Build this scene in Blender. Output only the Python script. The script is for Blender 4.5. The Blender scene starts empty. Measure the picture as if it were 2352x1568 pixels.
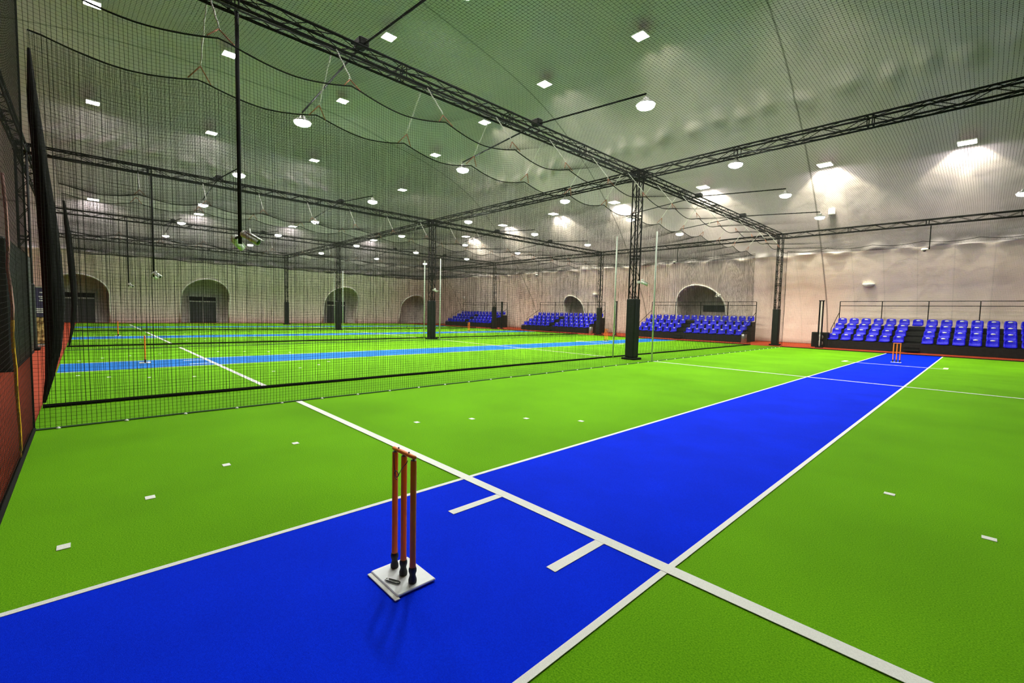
import bpy, math, random
from math import sin, cos, pi, sqrt
from mathutils import Vector, Matrix
random.seed(7)
C = bpy.context.scene.collection
SC = bpy.context.scene

# ------------------------------------------------------------------ materials
def mat(name, col, rough=.6, metal=0., spec=.5, emit=None, strength=0.):
    m = bpy.data.materials.new(name); m.use_nodes = True
    b = m.node_tree.nodes['Principled BSDF']
    b.inputs['Base Color'].default_value = (*col, 1)
    b.inputs['Roughness'].default_value = rough
    b.inputs['Metallic'].default_value = metal
    b.inputs['Specular IOR Level'].default_value = spec
    if emit:
        b.inputs['Emission Color'].default_value = (*emit, 1)
        b.inputs['Emission Strength'].default_value = strength
    return m

def speckle(m, c1, c2, scale, bump=0., bscale=None, detail=4., lo=.3, hi=.7, big=None, stretch=None):
    """procedural two-tone noise colour with an optional fine bump"""
    nt = m.node_tree; N = nt.nodes; L = nt.links; b = N['Principled BSDF']
    tc = N.new('ShaderNodeTexCoord'); src = tc.outputs['Object']
    if stretch:
        mp = N.new('ShaderNodeMapping'); mp.inputs['Scale'].default_value = stretch
        L.new(src, mp.inputs['Vector']); src = mp.outputs['Vector']
    n = N.new('ShaderNodeTexNoise'); n.inputs['Scale'].default_value = scale; n.inputs['Detail'].default_value = detail
    L.new(src, n.inputs['Vector'])
    r = N.new('ShaderNodeValToRGB'); r.color_ramp.elements[0].position = lo; r.color_ramp.elements[1].position = hi
    r.color_ramp.elements[0].color = (*c1, 1); r.color_ramp.elements[1].color = (*c2, 1)
    L.new(n.outputs['Fac'], r.inputs['Fac']); out = r.outputs['Color']
    if big:
        n2 = N.new('ShaderNodeTexNoise'); n2.inputs['Scale'].default_value = big[0]; n2.inputs['Detail'].default_value = 3
        L.new(tc.outputs['Object'], n2.inputs['Vector'])
        r2 = N.new('ShaderNodeMapRange'); r2.inputs['From Min'].default_value = .35; r2.inputs['From Max'].default_value = .65
        r2.inputs['To Min'].default_value = big[1]; r2.inputs['To Max'].default_value = big[2]
        L.new(n2.outputs['Fac'], r2.inputs['Value'])
        mx = N.new('ShaderNodeMix'); mx.data_type = 'RGBA'; mx.blend_type = 'MULTIPLY'; mx.inputs['Factor'].default_value = 1
        L.new(out, mx.inputs[6]); L.new(r2.outputs['Result'], mx.inputs[7]); out = mx.outputs[2]
    L.new(out, b.inputs['Base Color'])
    if bump:
        n3 = N.new('ShaderNodeTexNoise'); n3.inputs['Scale'].default_value = bscale or scale; n3.inputs['Detail'].default_value = 3
        L.new(src, n3.inputs['Vector'])
        bp = N.new('ShaderNodeBump'); bp.inputs['Strength'].default_value = bump; bp.inputs['Distance'].default_value = .01
        L.new(n3.outputs['Fac'], bp.inputs['Height']); L.new(bp.outputs['Normal'], b.inputs['Normal'])
    return m

M = {}
M['turf'] = speckle(mat('turf', (.12, .36, .01), .9, spec=.06), (.082, .295, .002), (.20, .485, .008), 130, .5, 260, 6, .32, .68, big=(.6, .9, 1.08))
M['pitch'] = speckle(mat('pitch_blue', (0, .03, .75), .9, spec=.04), (.0, .017, .72), (.0003, .032, .88), 170, .3, 300, 4, .3, .7, big=(1.2, .93, 1.05))
M['pitch2'] = speckle(mat('pitch_pale_blue', (0, .12, .6), .8, spec=.2), (.0, .14, .52), (.004, .19, .66), 170, .3, 300, 4)
M['track'] = speckle(mat('track_red', (.32, .03, .008), .8, spec=.2), (.30, .035, .010), (.42, .055, .014), 60, .3, 120, 4)
M['line'] = speckle(mat('white_turf', (.86, .86, .82), .8, spec=.2), (.80, .80, .76), (.92, .92, .88), 180, .3, 260)
M['line_y'] = speckle(mat('cream_turf', (.8, .8, .6), .8, spec=.2), (.78, .80, .56), (.88, .9, .68), 180, .3, 260)
M['black'] = speckle(mat('black_steel', (.010, .010, .010), .7, 0, .15), (.006, .006, .006), (.011, .011, .011), 9)
M['pad'] = speckle(mat('black_vinyl', (.008, .009, .008), .55, 0, .3), (.007, .008, .007), (.012, .013, .012), 5, .1, 18)
M['net'] = mat('black_twine', (.010, .010, .008), .8, 0, .1)
M['rope'] = mat('edge_rope', (.012, .012, .010), .9, 0, .1)
M['netgreen'] = mat('grey_green_hem', (.10, .15, .09), .9, 0, .1)
M['strap'] = speckle(mat('white_rope', (.62, .60, .55), .8), (.55, .53, .48), (.72, .70, .65), 90)
M['strapred'] = mat('rust_webbing', (.34, .13, .07), .8)
M['bundle'] = speckle(mat('gathered_net', (.014, .013, .013), .9, 0, .1), (.006, .006, .006), (.028, .026, .026), 8, .6, 30, 4, stretch=(6, 6, .25))
M['orange'] = speckle(mat('orange_plastic', (.85, .13, .004), .4, 0, .4), (1., .225, .008), (1., .27, .014), 14)
M['rubber'] = mat('black_rubber', (.012, .012, .012), .6)
M['plate'] = speckle(mat('white_plate', (.80, .82, .88), .35), (.76, .78, .84), (.84, .86, .9), 12)
M['seat'] = mat('blue_plastic', (.005, .003, .54), .36, 0, .25)
M['stand'] = speckle(mat('stand_black', (.006, .006, .006), .6, 0, .3), (.004, .004, .004), (.010, .010, .010), 7)
M['white'] = mat('white_enamel', (.80, .80, .76), .35)
M['pole'] = mat('white_pole', (.80, .84, .78), .4)
M['lens'] = mat('dark_lens', (.01, .01, .012), .1)
M['steel'] = mat('brushed_steel', (.55, .55, .53), .28, .9)
M['grey'] = mat('grey_steel', (.22, .22, .21), .45, .5)
M['housing'] = mat('lamp_housing', (.35, .36, .33), .4, .4)
M['bulb'] = mat('lit_floodlight_glass', (.9, 1, .8), .3, emit=(.94, 1., .90), strength=255)
M['panel'] = mat('lit_led_panel', (1, 1, 1), .3, emit=(1., .955, .90), strength=135)
M['yellow'] = mat('yellow_webbing', (.80, .42, .004), .7)
M['pink'] = mat('pale_pink_webbing', (.62, .30, .28), .7)
M['rim'] = mat('white_arch_rim', (.75, .72, .68), .6)
M['tunnel'] = speckle(mat('tunnel_fabric', (.16, .145, .14), .8), (.50, .45, .42), (.60, .54, .51), 3)
M['door'] = mat('dark_door', (.02, .02, .022), .5)
M['glass'] = mat('dark_glazing', (.004, .005, .005), .08)
M['doorframe'] = mat('pale_door_frame', (.5, .48, .46), .5)
M['bpurple'] = mat('banner_purple', (.035, .022, .085), .5)
M['bgold'] = speckle(mat('banner_gold', (.5, .25, .03), .5), (.16, .07, .012), (.75, .55, .22), 9, lo=.42, hi=.6)
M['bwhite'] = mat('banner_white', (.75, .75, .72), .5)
M['bred'] = mat('banner_red', (.5, .05, .03), .5)
M['cord'] = mat('black_cord', (.015, .015, .012), .6)

# dome membrane: pale PVC with darker welded seams and a soft sheen
def dome_mat(name, ca, cb):
    m = mat(name, ca, .36, 0, .6); nt = m.node_tree; N = nt.nodes; L = nt.links; b = N['Principled BSDF']
    tc = N.new('ShaderNodeTexCoord'); n = N.new('ShaderNodeTexNoise'); n.inputs['Scale'].default_value = .35; n.inputs['Detail'].default_value = 5
    L.new(tc.outputs['Object'], n.inputs['Vector'])
    r = N.new('ShaderNodeValToRGB'); r.color_ramp.elements[0].position = .3; r.color_ramp.elements[1].position = .7
    r.color_ramp.elements[0].color = (*ca, 1); r.color_ramp.elements[1].color = (*cb, 1)
    L.new(n.outputs['Fac'], r.inputs['Fac'])
    sx = N.new('ShaderNodeSeparateXYZ'); L.new(tc.outputs['Object'], sx.inputs['Vector'])
    def seam(period, off, width):
        a = N.new('ShaderNodeMath'); a.operation = 'SUBTRACT'; L.new(sx.outputs['X'], a.inputs[0]); a.inputs[1].default_value = off
        p = N.new('ShaderNodeMath'); p.operation = 'PINGPONG'; L.new(a.outputs[0], p.inputs[0]); p.inputs[1].default_value = period / 2
        q = N.new('ShaderNodeMapRange'); q.inputs['From Min'].default_value = 0; q.inputs['From Max'].default_value = width
        q.inputs['To Min'].default_value = 1; q.inputs['To Max'].default_value = 0; L.new(p.outputs[0], q.inputs['Value'])
        return q.outputs['Result']
    s1 = seam(12.4, -4.6, .06); s2 = seam(1.38, -4.6, .035)
    mx = N.new('ShaderNodeMix'); mx.data_type = 'RGBA'; L.new(s2, mx.inputs['Factor'])
    k = N.new('ShaderNodeMath'); k.operation = 'MULTIPLY'; L.new(s2, k.inputs[0]); k.inputs[1].default_value = .28; L.new(k.outputs[0], mx.inputs['Factor'])
    L.new(r.outputs['Color'], mx.inputs[6]); mx.inputs[7].default_value = (.30, .28, .26, 1)
    mx2 = N.new('ShaderNodeMix'); mx2.data_type = 'RGBA'
    k2 = N.new('ShaderNodeMath'); k2.operation = 'MULTIPLY'; L.new(s1, k2.inputs[0]); k2.inputs[1].default_value = .8; L.new(k2.outputs[0], mx2.inputs['Factor'])
    L.new(mx.outputs[2], mx2.inputs[6]); mx2.inputs[7].default_value = (.07, .065, .06, 1)
    L.new(mx2.outputs[2], b.inputs['Base Color'])
    n2 = N.new('ShaderNodeTexNoise'); n2.inputs['Scale'].default_value = 1.1; n2.inputs['Detail'].default_value = 6
    L.new(tc.outputs['Object'], n2.inputs['Vector'])
    bp = N.new('ShaderNodeBump'); bp.inputs['Strength'].default_value = .35; bp.inputs['Distance'].default_value = .12
    L.new(n2.outputs['Fac'], bp.inputs['Height']); L.new(bp.outputs['Normal'], b.inputs['Normal'])
    return m
M['dome'] = dome_mat('roof_membrane', (.425, .37, .395), (.495, .43, .46))
M['wall'] = dome_mat('wall_liner', (.665, .55, .525), (.73, .61, .58))

# ------------------------------------------------------------------ mesh builder
class MB:
    def __init__(s): s.v = []; s.f = []
    def add(s, vs, fs):
        o = len(s.v); s.v.extend(tuple(p) for p in vs); s.f.extend(tuple(i + o for i in f) for f in fs); return s
    def box(s, c, d, rot=None):
        x, y, z = d[0] / 2, d[1] / 2, d[2] / 2
        P = [Vector((a, b, e)) for a in (-x, x) for b in (-y, y) for e in (-z, z)]
        if rot is not None: P = [rot @ p for p in P]
        c = Vector(c)
        return s.add([c + p for p in P], [(0, 1, 3, 2), (4, 6, 7, 5), (0, 4, 5, 1), (2, 3, 7, 6), (0, 2, 6, 4), (1, 5, 7, 3)])
    def bbox(s, c, d, b=.01):
        """bevelled box"""
        x, y, z = d[0] / 2, d[1] / 2, d[2] / 2
        rings = []
        for zz, k in ((-z, b), (-z + b, 0), (z - b, 0), (z, b)):
            X, Y = x - k, y - k
            rings.append([(c[0] + p[0], c[1] + p[1], c[2] + zz) for p in ((-X + b, -Y), (X - b, -Y), (X, -Y + b), (X, Y - b), (X - b, Y), (-X + b, Y), (-X, Y - b), (-X, -Y + b))])
        vs = [p for r in rings for p in r]; fs = []
        for i in range(3):
            for j in range(8): fs.append((i * 8 + j, i * 8 + (j + 1) % 8, i * 8 + 8 + (j + 1) % 8, i * 8 + 8 + j))
        fs.append(tuple(range(7, -1, -1))); fs.append(tuple(range(24, 32)))
        return s.add(vs, fs)
    def tube(s, pts, r, n=6, cap=True):
        pts = [Vector(p) for p in pts]; vs = []; fs = []
        rs = r if isinstance(r, (list, tuple)) else [r] * len(pts)
        prev = None
        for i, p in enumerate(pts):
            t = (pts[min(i + 1, len(pts) - 1)] - pts[max(i - 1, 0)]).normalized()
            if prev is None:
                a = Vector((0, 0, 1)) if abs(t.z) < .9 else Vector((1, 0, 0)); u = t.cross(a).normalized()
            else:
                u = (prev - t * prev.dot(t)).normalized()
            prev = u; w = t.cross(u)
            for k in range(n):
                a = 2 * pi * k / n; vs.append(p + (u * cos(a) + w * sin(a)) * rs[i])
        m = len(pts)
        for i in range(m - 1):
            for k in range(n): fs.append((i * n + k, i * n + (k + 1) % n, (i + 1) * n + (k + 1) % n, (i + 1) * n + k))
        if cap and n > 2: fs.append(tuple(range(n - 1, -1, -1))); fs.append(tuple(range((m - 1) * n, m * n)))
        return s.add(vs, fs)
    def lathe(s, prof, n=16, c=(0, 0, 0), axis=None):
        vs = []; fs = []
        R = axis if axis is not None else Matrix.Identity(3)
        for r, z in prof:
            for k in range(n):
                a = 2 * pi * k / n; vs.append(Vector(c) + R @ Vector((r * cos(a), r * sin(a), z)))
        for i in range(len(prof) - 1):
            for k in range(n): fs.append((i * n + k, i * n + (k + 1) % n, (i + 1) * n + (k + 1) % n, (i + 1) * n + k))
        fs.append(tuple(range(n - 1, -1, -1))); fs.append(tuple(range((len(prof) - 1) * n, len(prof) * n)))
        return s.add(vs, fs)
    def mesh(s, name, m, smooth=False):
        me = bpy.data.meshes.new(name); me.from_pydata(s.v, [], s.f); me.update()
        if m: me.materials.append(M[m] if isinstance(m, str) else m)
        if smooth: me.polygons.foreach_set('use_smooth', [True] * len(me.polygons))
        return me
    def build(s, name, m, parent=None, smooth=False):
        return link(name, s.mesh(name, m, smooth), parent)

def link(name, me, parent=None):
    o = bpy.data.objects.new(name, me); C.objects.link(o)
    if parent: o.parent = parent
    return o
def tag(o, label, cat, group=None):
    o['label'] = label; o['category'] = cat
    if group: o['group'] = group
    return o
def thing(name, label, cat, loc=(0, 0, 0), rz=0., group=None):
    o = bpy.data.objects.new(name, None); C.objects.link(o); o.location = loc; o.rotation_euler = (0, 0, rz)
    o.empty_display_size = .1
    return tag(o, label, cat, group)
def struct(o): o['kind'] = 'structure'; return o
def copy_tree(o, parent=None):
    c = o.copy(); C.objects.link(c)
    if parent: c.parent = parent
    for ch in list(o.children): copy_tree(ch, c)
    return c
def place(proto, used, loc, label, rz=None, group=None):
    """first call uses the source itself, later calls copy it with its parts"""
    if id(proto) in used: o = copy_tree(proto)
    else: o = proto; used.add(id(proto))
    o.location = loc
    if rz is not None: o.rotation_euler = (0, 0, rz)
    o['label'] = label
    if group: o['group'] = group
    return o
USED = set()
ORD = ['first', 'second', 'third', 'fourth', 'fifth', 'sixth', 'seventh', 'eighth', 'ninth', 'tenth', 'eleventh', 'twelfth', 'thirteenth', 'fourteenth', 'fifteenth', 'sixteenth']

# ------------------------------------------------------------------ layout
LANE = 12.42
COLX = [-6.22, -18.64, -31.06, -43.48 + .6]   # truss lines
ROWY = [-2.55, 12.46, 27.9]                   # column rows
TB, TT = 6.14, 6.38                            # chord heights of the roof trusses
NETX = 5.41                                    # half width of a netted lane
NY0, NY1 = -1.72, 26.3                         # ends of the netted lanes
NZ = 5.12
X0, X1, Y0, Y1 = -46.8, 32., -22., 32.6        # foot of the dome

# ------------------------------------------------------------------ dome (walls and ceiling in one membrane shape)
TAB = [(0, 0), (.4, 1.4), (.9, 2.7), (1.8, 3.95), (2.6, 5.15), (3.5, 6.25), (4.3, 7.3), (5.1, 8.2), (7, 9.9), (8.3, 11), (9.6, 11.9), (10.8, 12.7), (12.1, 13.5), (14.5, 14.5), (18, 15.4), (24, 16.3), (26, 16.5)]
def interp(x, tab):
    if x <= tab[0][0]: return tab[0][1]
    for i in range(1, len(tab)):
        if x <= tab[i][0]:
            a, b = tab[i - 1], tab[i]; t = (x - a[0]) / (b[0] - a[0]); return a[1] + t * (b[1] - a[1])
    return tab[-1][1]
def dz(z):   # inset for a height, smoothed
    inv = [(b, a) for a, b in TAB]
    h = .35
    return max(0, sum(interp(z + k * h, inv) for k in (-2, -1, 0, 1, 2)) / 5 - (.0 if z > 1 else 0))
ARCH = [  # wall, centre along wall, half width, crown height
    ('L', -1.62, 1.84, 3.72, 'door'), ('L', 6.7, 1.82, 3.86, 'door'), ('L', 19.05, 1.82, 3.86, 'door'), ('L', 28.0, 1.7, 3.4, ''),
    ('F', -12.45, 1.80, 3.82, 'vent'), ('F', -24.35, 1.10, 3.22, '')]
def arch_h(u, hw, top):   # height of the arch outline at offset u
    if abs(u) >= hw: return -1
    rise = min(hw, top * .42)
    return top - rise + rise * sqrt(1 - (u / hw) ** 2)
def in_arch(wall, u, z):
    for w, c, hw, top, k in ARCH:
        if w == wall and z < arch_h(u - c, hw, top) - .02: return True
    return False
def dome():
    zs = [i * .16 for i in range(28)] + [4.48, 4.7, 4.9, 5.05, 5.17, 5.27, 5.35, 5.43, 5.53, 5.65, 5.8, 6.0, 6.3, 6.6, 7, 7.4, 7.8, 8.2, 8.7, 9.2, 9.7, 10.2, 10.7, 11.1, 11.4, 11.6, 11.75, 11.9, 12.1, 12.4, 12.8, 13.2, 13.6, 14, 14.4, 14.8, 15.2, 15.6, 16, 16.3, 16.48]
    # perimeter parameters: left wall (+Y), far wall (+X), right wall (-Y), near wall (-X)
    nl, nf, nr, nn, nc = 300, 420, 50, 70, 14
    def ring(d):
        r = min(1.5 + .85 * d, 26 - d)
        xa, xb, ya, yb = X0 + d, X1 - d, Y0 + d, Y1 - d
        P = []
        for i in range(nl):
            y = ya + r + (yb - ya - 2 * r) * i / nl; P.append((xa, y, 'L', y, 0, -1))
        for i in range(nc):
            a = pi - pi / 2 * i / nc; P.append((xa + r + r * cos(a), yb - r + r * sin(a), '', 0, 0, 0))
        for i in range(nf):
            x = xa + r + (xb - xa - 2 * r) * i / nf; P.append((x, yb, 'F', x, 0, 0))
        for i in range(nc):
            a = pi / 2 - pi / 2 * i / nc; P.append((xb - r + r * cos(a), yb - r + r * sin(a), '', 0, 0, 0))
        for i in range(nr):
            y = yb - r - (yb - ya - 2 * r) * i / nr; P.append((xb, y, 'R', y, 0, 0))
        for i in range(nc):
            a = -pi / 2 * i / nc; P.append((xb - r + r * cos(a), ya + r + r * sin(a), '', 0, 0, 0))
        for i in range(nn):
            x = xb - r - (xb - xa - 2 * r) * i / nn; P.append((x, ya, 'N', x, 0, 0))
        for i in range(nc):
            a = -pi / 2 - pi / 2 * i / nc; P.append((xa + r + r * cos(a), ya + r + r * sin(a), '', 0, 0, 0))
        return P
    def pinch(z, s):   # cable-tied horizontal folds of the membrane
        o = 0
        for z0, w, a, ph in ((5.35, .11, .13, 0.), (11.75, .18, .16, 1.7)):
            g = math.exp(-((z - z0 - .07 * sin(s * 2.3 + ph) - .05 * sin(s * 5.1)) / w) ** 2)
            o += 1.6 * a * g * (.5 + .45 * sin(s * 4.55 + ph + 1.3 * sin(s * .9)))
        return o
    def bulge(s):      # panels of membrane bellying out between the vertical seams
        return .035 * abs(sin(pi * (s + 4.6) / 1.38))
    vs = []; meta = []
    for z in zs:
        d = dz(z) if z > 0 else 0
        for (x, y, w, s, _, __) in ring(d):
            ss = s if w else (x + y)
            k = 0
            if w in 'LF' and w: k = pinch(z, ss) - (bulge(ss) if 1 < z < 13 else 0)
            if w == 'L': x += k
            elif w == 'F': y -= k
            vs.append((x, y, z)); meta.append((w, s))
    n = len(meta) // len(zs); fw = {'wall_left': [], 'wall_far': [], 'wall_right': [], 'wall_near': [], 'ceiling': []}
    for i in range(len(zs) - 1):
        zc = (zs[i] + zs[i + 1]) / 2
        for j in range(n):
            j2 = (j + 1) % n; w, s = meta[i * n + j]; s2 = meta[i * n + j2][1]
            if zc < 4 and w in ('L', 'F'):
                a, b = vs[i * n + j], vs[i * n + j2]
                u = (a[1] + b[1]) / 2 if w == 'L' else (a[0] + b[0]) / 2
                if in_arch(w, u, zc): continue
            f = (i * n + j, i * n + j2, (i + 1) * n + j2, (i + 1) * n + j)
            if zc < 5.35:
                # corners go with the wall they run into
                c = 'L' if j < nl else 'F' if j < nl + nc + nf + nc else 'R' if j < nl + nf + 2 * nc + nr + nc else 'N'
                fw[{'L': 'wall_left', 'F': 'wall_far', 'R': 'wall_right', 'N': 'wall_near'}[c]].append(f)
            else: fw['ceiling'].append(f)
    top = (len(zs) - 1) * n
    fw['ceiling'].append(tuple(range(top, top + n)))
    for nm, fs in fw.items():
        idx = {}; b = MB()
        for f in fs:
            g = []
            for i in f:
                if i not in idx: idx[i] = len(b.v); b.v.append(vs[i])
                g.append(idx[i])
            b.f.append(tuple(g))
        struct(b.build(nm, 'wall' if nm.startswith('wall') else 'dome', smooth=True))
dome()

# arched vestibules behind the membrane
def arches():
    names = {('L', 0): 1, ('L', 1): 2, ('L', 2): 3, ('L', 3): 4, ('F', 4): 5, ('F', 5): 6}
    for i, (w, c, hw, top, kind) in enumerate(ARCH):
        def P(u, depth, z):
            d = dz(z)
            return Vector((X0 + d * .0 - depth, c + u, z)) if w == 'L' else Vector((c + u, Y1 + depth, z))
        out = []; m = 28
        hw2, top2 = hw + .03, top + .03
        rise = min(hw2, top2 * .42)
        for k in range(m + 1):
            a = pi - pi * k / m; out.append((hw2 * cos(a), top2 - rise + rise * sin(a)))
        out = [(-hw2, 0.)] + [(-hw2, (top2 - rise) * t) for t in (.5,)] + out + [(hw2, (top2 - rise) * .5), (hw2, 0.)]
        root = bpy.data.objects.new('door_%d' % (i + 1), None); C.objects.link(root); struct(root)
        root.location = P(0, 0, 0); inv = -P(0, 0, 0)
        b = MB(); n = len(out)
        fr = [P(u, -dz(z) * 1., z) + inv for u, z in out]; bk = [P(u, 1.0, z) + inv for u, z in out]
        b.add(fr + bk, [(k, k + 1, n + k + 1, n + k) for k in range(n - 1)] + [tuple(range(n, 2 * n))])
        b.build('tunnel', 'tunnel', root, True)
        r = MB(); r.tube([P(u, -dz(z) - .03, z) + inv for u, z in out], .055, 8); r.build('arch_rim', 'rim', root, True)
        if kind == 'door':
            fb = MB(); 
            for u0, u1 in ((-1.0, -.02), (.02, 1.0)):
                d = MB(); q = P((u0 + u1) / 2, .85, .95) + inv
                d.bbox(q, (.06, u1 - u0, 1.9) if w == 'L' else (u1 - u0, .06, 1.9), .015); d.build('leaf', 'door', root)
            for u in (-1.06, 0, 1.06): q = P(u, .84, 1.2) + inv; fb.box(q, (.1, .07 if u else .04, 2.4))
            for z in (1.95, 2.42): fb.box(P(0, .84, z) + inv, (.1, 2.2, .09))
            fb.build('frame', 'doorframe', root)
            g = MB(); g.box(P(0, .87, 2.2) + inv, (.03, 2.05, .42)); g.build('window', 'glass', root)
        if kind == 'vent':
            g = MB()
            for k in range(17): g.box(P(-.95 + .12 * k + .5, .93, 2.2) + inv, (.075, .06, .44))
            g.box(P(.5, .96, 2.2) + inv, (2.05, .03, .46)); g.build('vent_grille', 'door', root)
arches()

# ------------------------------------------------------------------ floor
def slab(name, x0, x1, y0, y1, z0, z1, m):
    return MB().box(((x0 + x1) / 2, (y0 + y1) / 2, (z0 + z1) / 2), (x1 - x0, y1 - y0, z1 - z0)).build(name, m)
struct(slab('floor', X0 - 2, X1, Y0, Y1 + 2, -.2, -.012, 'track'))
struct(slab('floor_turf', X0 + .9, 18.6, NY0 - .02, 26.45, -.012, 0, 'turf'))

LN = ['nearest lane', 'second lane', 'third lane', 'fourth lane']
def strip(parent, name, x0, x1, y0, y1, m='line', z=.0045):
    return MB().box(((x0 + x1) / 2, (y0 + y1) / 2, z - .001), (abs(x1 - x0), abs(y1 - y0), .003)).build(name, m, parent)
for k in range(4):
    cx = -LANE * k
    t = thing('cricket_pitch', ['broad bright blue artificial pitch strip in the front lane with the big orange stumps',
                                'paler blue pitch strip in the second lane, behind the first net',
                                'thin pale blue pitch strip in the third lane, behind two net walls',
                                'faint blue pitch strip in the farthest lane by the left wall'][k], 'pitch', (cx, 0, 0), 0, 'blue cricket pitches')
    xl, xr = -.985, .955
    MB().box((( xl + xr) / 2, (NY0 + 26.4) / 2, .0005), (xr - xl, 26.4 - NY0, .005)).build('mat', 'pitch' if k == 0 else 'pitch2', t)
    for x in (xl, xr): strip(t, 'edge_line', x - .02, x + .02, NY0, 26.4, 'line', .005)
    strip(t, 'crease_line', -NETX + .03, NETX - .03, 1.165, 1.255, 'line', .007)
    for x in (-.49, .50): strip(t, 'return_line', x - .035, x + .035, .68, 1.17, 'line', .006)
    strip(t, 'half_line', -NETX + .03, NETX - .03, 12.44, 12.52, 'line_y' if k else 'line', .007)
    strip(t, 'far_crease_line', -1.35, 1.35, 18.93, 19.0, 'line_y', .007)
    for x in (-1.36, 1.36): strip(t, 'far_return_line', x - .06, x + .06, 18.95, 19.6, 'line_y', .006)
    # ring of square field markers
    half = [(1.655, -1.39), (2.235, -.925), (2.71, -.32), (3.035, .405), (3.035, 1.955), (2.735, 2.66), (2.275, 3.285), (1.68, 3.785)]
    if k < 3:
        for side in (-1, 1):
            for j, (x, y) in enumerate(half):
                if k == 0 and side == 1 and j not in (6, 7): continue
                b = MB().box((0, 0, .0015), (.075, .062, .005))
                o = b.build('field_marker', 'line'); o.location = (cx + side * x, y, 0)
                where = ('left of' if side < 0 else 'right of')
                tag(o, 'small white turf marker %s the %s lane\'s blue strip, %s from the near end' % (where, ['front', 'second', 'third'][k], ORD[j] if not (k == 0 and side == 1) else ['first', 'second'][j - 6]), 'marker', 'field markers ringing the crease')

# ------------------------------------------------------------------ stumps
def wicket(label, loc, full=True, rz=0.):
    t = thing('wicket', label, 'stumps', loc, rz, 'orange wickets')
    b = MB(); b.bbox((0, -.002, .011), (.30, .235, .014), .004); b.build('base_plate', 'plate', t)
    if full:
        b = MB(); b.bbox((.01, -.128, .0065), (.315, .03, .006), .002); b.build('base_tray', 'line', t)
    for x in (-.098, 0, .098):
        s = MB(); s.lathe([(.0165, .10), (.0172, .11), (.0172, .125), (.0163, .13), (.0163, .690), (.0150, .694)], 20, (x, 0, 0)); st = s.build('stump', 'orange', t, False)
        st.data.polygons.foreach_set('use_smooth', [len(p.vertices) == 4 for p in st.data.polygons])
        f = MB(); f.lathe([(.0215, .018), (.0225, .022), (.0225, .036), (.0165, .056), (.0165, .064), (.0215, .080), (.0215, .094), (.0195, .098), (.0185, .104)], 18, (x, 0, 0)); f.build('rubber_foot', 'rubber', st, True)
        c = MB(); c.lathe([(.0150, .689), (.0150, .697), (.006, .698), (.006, .703)], 12, (x, 0, 0)); c.build('metal_cap', 'grey', st, True)
    b = MB(); b.tube([(-.118, 0, .712), (-.115, 0, .712), (-.06, 0, .712), (-.03, 0, .712), (.03, 0, .712), (.06, 0, .712), (.112, 0, .712), (.116, 0, .712)], [.006, .0105, .0105, .0115, .0115, .0105, .0105, .006], 12)
    bl = b.build('bail', 'orange', t, True)
    for x in (-.06, .05):
        s = MB(); s.lathe([(.004, .722), (.0045, .728), (.002, .730)], 8, (x, 0, 0)); s.build('screw', 'rubber', bl)
    if full:
        pts = []
        for i in range(25):
            u = i / 24
            x = -.075 + .15 * u; z = .692 - .10 * sin(pi * u) ** .8 - .028 * sin(2 * pi * u); y = -.022 - .014 * sin(pi * u)
            pts.append((x, y, z))
        c = MB(); c.tube(pts, .0021, 6); c.tube([(-.022 + .022 * cos(a), -.034, .588 + .024 * sin(a)) for a in [i * 2 * pi / 14 for i in range(12)]], .0021, 6)
        c.build('cord', 'cord', t, True)
    return t
wicket('orange three-stump wicket on a white base plate, large on the front of the blue pitch', (0, 0, .003))
wicket('small orange wicket at the far end of the broad blue pitch, before blue seats', (-.02, 20.45, .003), False)
wicket('orange stumps seen edge-on at the near end of the second lane, behind the net', (-12.72, -.15, .003), False, -.06)
wicket('orange wicket at the far end of the second lane, left of the padded column', (-12.9, 20.6, .003), False)
wicket('thin orange stumps at the near end of the third lane, far left behind nets', (-26.1, -.12, .003), False, -.04)
wicket('tiny orange wicket at the far end of the third lane, before the distant seats', (-25.6, 20.5, .003), False)
# spring clip lying on the plate
b = MB()
pts = [(-.042, -.012, 0), (.02, -.012, 0), (.032, -.008, 0), (.036, 0, 0), (.032, .008, 0), (.02, .012, 0), (-.01, .010, 0), (-.042, .007, 0)]
b.tube(pts, .0035, 6)
o = thing('spring_clip', 'small dark spring clip lying on the white base plate of the front wicket', 'clip', (.035, -.075, .0262), -2.75 + pi)
b.build('frame', 'cord', o, True)
MB().tube([(-.042, -.012, 0), (-.058, -.006, .001), (-.062, .002, .0), (-.052, .008, 0)], .003, 6).build('hook', 'steel', o, True)

# ------------------------------------------------------------------ lattice trusses
R_CH, HW = .025, .12
def truss_mesh(Lg):
    """box truss along +X from 0 to Lg: four chords and one bracing mesh"""
    ch = []
    for y in (-HW, HW):
        for z in (-HW, HW):
            ch.append(MB().tube([(0, y, z), (Lg, y, z)], R_CH, 8).mesh('chord', 'black', True))
    b = MB(); n = max(2, round(Lg / .5)); p = Lg / n
    for i in range(n):
        x0, x1 = i * p, (i + 1) * p; s = 1 if i % 2 else -1
        for q in (-HW, HW):
            b.tube([(x0, q, -HW * s), (x1, q, HW * s)], .010, 4, False)
            b.tube([(x0, -HW * s, q), (x1, HW * s, q)], .010, 4, False)
    for x in [Lg * j / round(Lg / 3) for j in range(1, round(Lg / 3))] + [.06, Lg - .06]:
        for dx in (-.05, .05):
            for q in (-HW, HW):
                b.tube([(x + dx, q, -HW), (x + dx, q, HW)], .012, 4, False)
                b.tube([(x + dx, -HW, q), (x + dx, HW, q)], .012, 4, False)
    return ch, b.mesh('bracing', 'black')
TC = {}
LC = {}
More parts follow.
